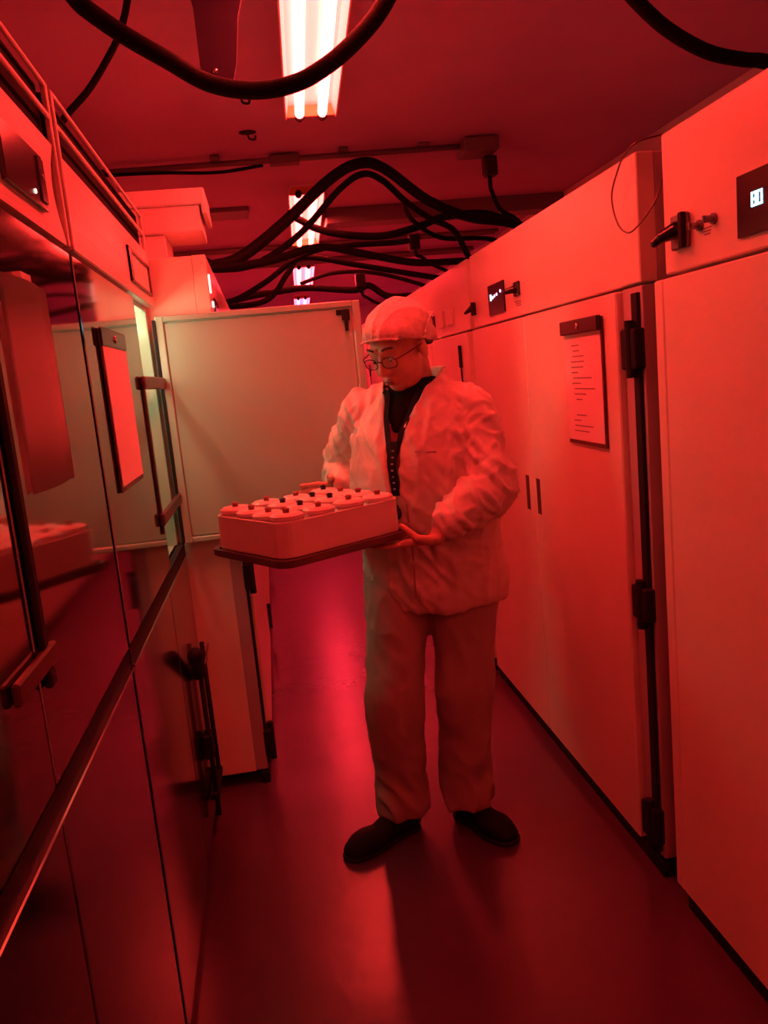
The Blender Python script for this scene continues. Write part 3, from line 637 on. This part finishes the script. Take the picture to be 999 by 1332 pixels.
# hair and hair net
def cap_shape(g):
    b = bmesh.new(); ell(b, Hd(0, -.020, .036), (.086 + g, .104 + g, .086 + g), HA, 28); ell(b, Hd(0, -.085, -.012), (.060 + g, .050 + g, .052 + g), HA, 20); ell(b, Hd(0, .025, .052), (.072 + g, .062 + g, .052 + g), HA, 20); return b
def hl(co):
    d = co - hc; return d.dot(hx), d.dot(hy), d.dot(hz)
hair = remeshed(cap_shape(-.004), .006, 4, .5, 'hair')
cut(hair, lambda c: hl(c)[2] < .054 + .60 * (hl(c)[1] - .07)); obj('hair', hair, M['hair'], ps, True)
net = remeshed(cap_shape(.005), .0045, 5, .5, 'hair_net')
def pleat(c):
    x, y, z = hl(c); a = math.atan2(x, .16 - y); q = noise.noise(Vector((x * 9, y * 7, z * 9)))
    return .9 * (1 - abs(math.sin(a * 11 + q * 2.6))) ** 2 + .6 * q
wrinkle(net, .0042, pleat)
cut(net, lambda c: hl(c)[2] < .046 + .50 * (hl(c)[1] - .07))
nt_ = obj('hair_net', net, M['net'], ps, True); sm = nt_.modifiers.new('s', 'SOLIDIFY'); sm.thickness = .0012
b = bmesh.new(); ring = []
bvh = BVHTree.FromPolygons([v.co + wloc(ps) for v in nt_.data.vertices], [p.vertices[:] for p in nt_.data.polygons])
for k in range(41):
    a = 2 * math.pi * k / 40; dr = (hx * math.sin(a) + hy * math.cos(a)); yy = math.cos(a) * .1
    o_ = hc + hx * 0 + hz * (.050 + .50 * (yy - .07 - .01)); hit = bvh.ray_cast(o_ + dr * .3, -dr)
    if hit[0] is not None: ring.append(hit[0] + dr * .0005)
if len(ring) > 10: tube(b, ring, .0032, 8, seg=2); obj('net_band', b, M['net'], ps, True)
# spectacles
sp = bmesh.new()
def lens_ring(s, ry=0.):
    out = []
    for k in range(21):
        a = 2 * math.pi * k / 20; ca, sa = math.cos(a), math.sin(a); ca = math.copysign(abs(ca) ** .75, ca); sa = math.copysign(abs(sa) ** .75, sa)
        out.append(Hd(s * .034 + .024 * ca, .100 - abs(s * .034 + .024 * ca) * .12, -.008 + .0155 * sa))
    return out
for s in (-1, 1):
    tube(sp, lens_ring(s), .0014, 6, seg=1); tube(sp, [Hd(s * .058, .094, .001), Hd(s * .076, .07, .002), Hd(s * .082, .0, -.002), Hd(s * .080, -.02, -.012)], .0016, 6)
tube(sp, [Hd(-.011, .099, -.004), Hd(0, .101, -.001), Hd(.011, .099, -.004)], .0015, 6)
spo = obj('spectacles', sp, M['blackgloss'], ps, True)
for s in (-1, 1):
    b = bmesh.new(); rr = lens_ring(s)[:-1]; f0 = b.faces.new([b.verts.new(p) for p in rr]); r_ = bmesh.ops.extrude_face_region(b, geom=[f0])
    for v in r_['geom']:
        if isinstance(v, bmesh.types.BMVert): v.co += hy * .001
    bmesh.ops.recalc_face_normals(b, faces=b.faces[:]); obj('lens', b, M['lens'], spo)
# trousers
b = bmesh.new()
loft(b, [(W(.0, 0, .72), .17, .12), (W(.0, 0, .80), .205, .155), (W(.0, 0, .90), .20, .155), (W(.01, 0, .97), .19, .15)], Lf, F)
for h_, k_, a_ in ((LH, LK, LA), (RH, RK, RA)):
    capsule(b, h_ - Z * .02, .112, k_ + (h_ - k_) * .5, .098); capsule(b, k_ + (h_ - k_) * .5, .098, k_, .086); capsule(b, k_, .086, a_ + Z * .07, .074)
    loft(b, [(a_ + Z * .22, .072, .074), (a_ + Z * .09, .076, .078), (a_ + Z * .02, .080, .082), (a_ - Z * .015, .078, .080)], Lf, F, 24)
tro = remeshed(b, .0075, 8, .5, 'trousers')
def fold(c):
    n1_ = noise.noise(Vector((c.x * 9, c.y * 9, c.z * 4.0))); n2_ = noise.noise(Vector((c.x * 14 + 3, c.y * 14, c.z * 11 + c.x * 9)))
    low = max(0, (.30 - c.z)) * 3
    return n1_ * 1.1 + (1 - abs(n2_) * 2.2) * (.45 + low)
wrinkle(tro, .0115, fold); obj('trousers', tro, M['trousers'], ps, True)
# jacket of the coverall
b = bmesh.new()
loft(b, [(W(.0, 0, .735), .212, .165), (W(.0, 0, .80), .222, .178), (W(.01, 0, .92), .212, .178), (W(.025, 0, 1.04), .204, .176), (W(.038, 0, 1.15), .202, .168), (W(.038, 0, 1.24), .192, .148), (W(.03, 0, 1.30), .170, .124), (W(.025, 0, 1.345), .120, .104), (W(.028, 0, 1.38), .092, .092), (W(.030, 0, 1.41), .086, .088), (W(.020, 0, 1.45), .084, .084)], Lf, F, 40)
for S_, E_, Wr, sg in ((LS, LE, LW_, 1), (RS, RE, RW_, -1)):
    capsule(b, W(.02, sg * .07, 1.335), .058, S_, .068); capsule(b, S_, .068, E_, .064); capsule(b, E_, .064, E_ + (Wr - E_) * .86, .043)
jk = remeshed(b, .0068, 7, .5, 'jacket')
def jfold(c):
    d = c - O; l = d.dot(Lf); f = d.dot(F)
    q = noise.noise(Vector((c.x * 6, c.y * 6, c.z * 6))) * 1.6
    arm = 1. if (abs(l) > .15 and c.z > .98) else .45
    r1 = max(0, 1 - 3.2 * abs(noise.noise(Vector((c.x * 8 + q * .5, c.y * 8, c.z * 16 + l * 22))))) ** 1.5
    r2 = max(0, 1 - 3.0 * abs(noise.noise(Vector((c.x * 16 + 5, c.y * 16, c.z * 4 + q * .3))))) ** 1.5
    r3 = max(0, 1 - 3.0 * abs(noise.noise(Vector((c.x * 20 + 9, c.y * 20, c.z * 22 - l * 14))))) ** 1.5
    return r1 * 1.0 * arm + r2 * .6 + r3 * .45 * arm + noise.noise(c * 5) * .7
wrinkle(jk, .0120, jfold)
def vneck(c):
    d = c - O; l = d.dot(Lf); f = d.dot(F); z = c.z
    lim = 1.435 - max(0, f) * .55
    if f < .04: return z > lim
    w_ = .010 + max(0, (z - 1.10)) * .085 + max(0, z - 1.28) * .28
    return (z > 1.09 and abs(l - .004) < w_) or z > lim
cut(jk, vneck)
jo = obj('coverall_jacket', jk, M['coverall'], ps, True); sm = jo.modifiers.new('s', 'SOLIDIFY'); sm.thickness = .003; sm.offset = 1
# shirt under the jacket (red front, black collar)
b = bmesh.new(); loft(b, [(W(.03, 0, 1.02), .178, .158), (W(.036, 0, 1.15), .180, .152), (W(.036, 0, 1.24), .176, .136), (W(.03, 0, 1.30), .150, .108), (W(.027, 0, 1.35), .10, .084), (W(.03, 0, 1.38), .070, .070)], Lf, F, 32)
sh = remeshed(b, .009, 4, .5, 'shirt'); obj('shirt', sh, M['shirtred'], ps, True)
b = bmesh.new(); loft(b, [(W(.036, 0, 1.255), .040, .136), (W(.036, 0, 1.285), .058, .130), (W(.035, 0, 1.315), .070, .122), (W(.035, 0, 1.345), .078, .098), (W(.036, 0, 1.385), .074, .078), (W(.04, 0, 1.405), .068, .070)], Lf, F, 32); shc = remeshed(b, .007, 3, .5, 'shirt_collar')
obj('shirt_collar', shc, M['shirt'], ps, True)
# lanyard: lies on the jacket and shirt front
jb = BVHTree.FromPolygons([v.co + wloc(ps) for v in jo.data.vertices], [p.vertices[:] for p in jo.data.polygons])
sb_ = BVHTree.FromPolygons([v.co for v in sh.vertices], [p.vertices[:] for p in sh.polygons])
def front(l, z, extra=.004):
    o_ = W(.6, l, z); best = None
    for dl in (-.034, -.017, 0, .017, .034):
        h = jb.ray_cast(o_ + Lf * dl, -F)
        if h[0] is not None and (best is None or (h[0] - O).dot(F) > best): best = (h[0] - O).dot(F)
    base = .038 + .150
    f = best if best is not None and best > .10 else base - .004 - max(0, z - 1.15) * .28
    return W(f + extra, l, z)
def ribbon(b, pts, w_, th=.0018):
    P = catmull(pts, 6); L0 = []
    for i, p in enumerate(P):
        d = (P[min(i + 1, len(P) - 1)] - P[max(i - 1, 0)]).normalized(); s_ = d.cross(F).normalized()
        L0.append([b.verts.new(p + s_ * w_ / 2 * a + F * c) for a, c in ((-1, 0), (1, 0), (1, th), (-1, th))])
    for a, c in zip(L0, L0[1:]):
        for k in range(4): b.faces.new((a[k], a[(k + 1) % 4], c[(k + 1) % 4], c[k]))
    b.faces.new(L0[0]); b.faces.new(L0[-1][::-1]); bmesh.ops.recalc_face_normals(b, faces=b.faces[:])
LX = .006
z_list = [1.36, 1.31, 1.26, 1.22, 1.185]
b = bmesh.new(); ribbon(b, [W(.115, .062, 1.375)] + [front(.048 - .040 * k / 4, z, .004) for k, z in enumerate(z_list)], .016)
ribbon(b, [W(.115, -.058, 1.375)] + [front(-.042 + .046 * k / 4, z, .004) for k, z in enumerate(z_list)], .016)
low = [front(LX, z, .004) for z in (1.235, 1.20, 1.16, 1.12, 1.085)]
ribbon(b, low, .024, .003)
la = obj('lanyard', b, M['lanyard'], ps, label='black lanyard with pale marks')
b = bmesh.new()
for k in range(7):
    p = front(LX, 1.21 - k * .0175, .0078); ax = (Lf, F, Z)
    ell(b, p, (.0045, .0006, .0028), ax, 8)
obj('lanyard_print', b, M['lanyardmark'], la)
b = bmesh.new(); tube(b, [front(LX, 1.085, .008), front(LX, 1.05, .008)], .0028, 6, spline=False); obj('clip', b, M['steel'], la, True)
b = bmesh.new(); ell(b, front(LX, 1.035, .008), (.014, .008, .018), (Lf, F, Z), 14); ell(b, front(LX, 1.050, .008), (.008, .007, .012), (Lf, F, Z), 12); obj('badge_reel', b, M['blackgloss'], la, True)
# jacket placket seam and chest pocket edge
for (l0, z0, l1, z1, wd, nm) in ((LX + .03, 1.06, LX + .02, .78, .006, 'placket'), (.07, 1.205, .13, 1.20, .004, 'pocket_edge')):
    b = bmesh.new(); n_ = 7; ribbon(b, [front(l0 + (l1 - l0) * k / n_, z0 + (z1 - z0) * k / n_, .0035) for k in range(n_ + 1)], wd, .0012)
    obj(nm, b, M['trousers'], ps)
# shoes
for hl_, to_ in ((LHEEL, LTOE), (RHEEL, RTOE)):
    d_ = (to_ - hl_); d_.z = 0; d_.normalize(); s_ = Z.cross(d_); ax = (s_, d_, Z)
    b = bmesh.new(); h0 = Vector((hl_.x, hl_.y, 0)); Lg = (Vector((to_.x, to_.y, 0)) - h0).length
    ell(b, h0 + d_ * .030 + Z * .045, (.037, .052, .048), ax, 20); ell(b, h0 + d_ * .10 + Z * .040, (.038, .080, .042), ax, 20)
    ell(b, h0 + d_ * (Lg - .075) + Z * .033, (.049, .075, .034), ax, 20); ell(b, h0 + d_ * (Lg - .035) + Z * .024, (.042, .045, .025), ax, 20)
    capsule(b, h0 + d_ * .045 + Z * .06, .038, h0 + d_ * .05 + Z * .11, .037)
    sh_ = remeshed(b, .006, 5, .5, 'shoe')
    for v in sh_.vertices: v.co.z = max(v.co.z, .001)
    so = obj('shoe', sh_, M['shoe'], ps, True)
    b = bmesh.new()
    P_ = [(h0 + d_ * .030, .040), (h0 + d_ * .11, .040), (h0 + d_ * (Lg - .075), .052), (h0 + d_ * (Lg - .03), .045)]
    for (p, r), (q, r2) in zip(P_, P_[1:]):
        for e_ in range(5):
            tt = e_ / 4; c_ = p.lerp(q, tt); rr = r + (r2 - r) * tt; tube(b, [c_ + Z * .0005, c_ + Z * .013], rr, 18, spline=False)
    so2 = remeshed(b, .005, 3, .5, 'sole')
    for v in so2.vertices: v.co.z = max(v.co.z, .0005)
    obj('sole', so2, M['black'], so, True)
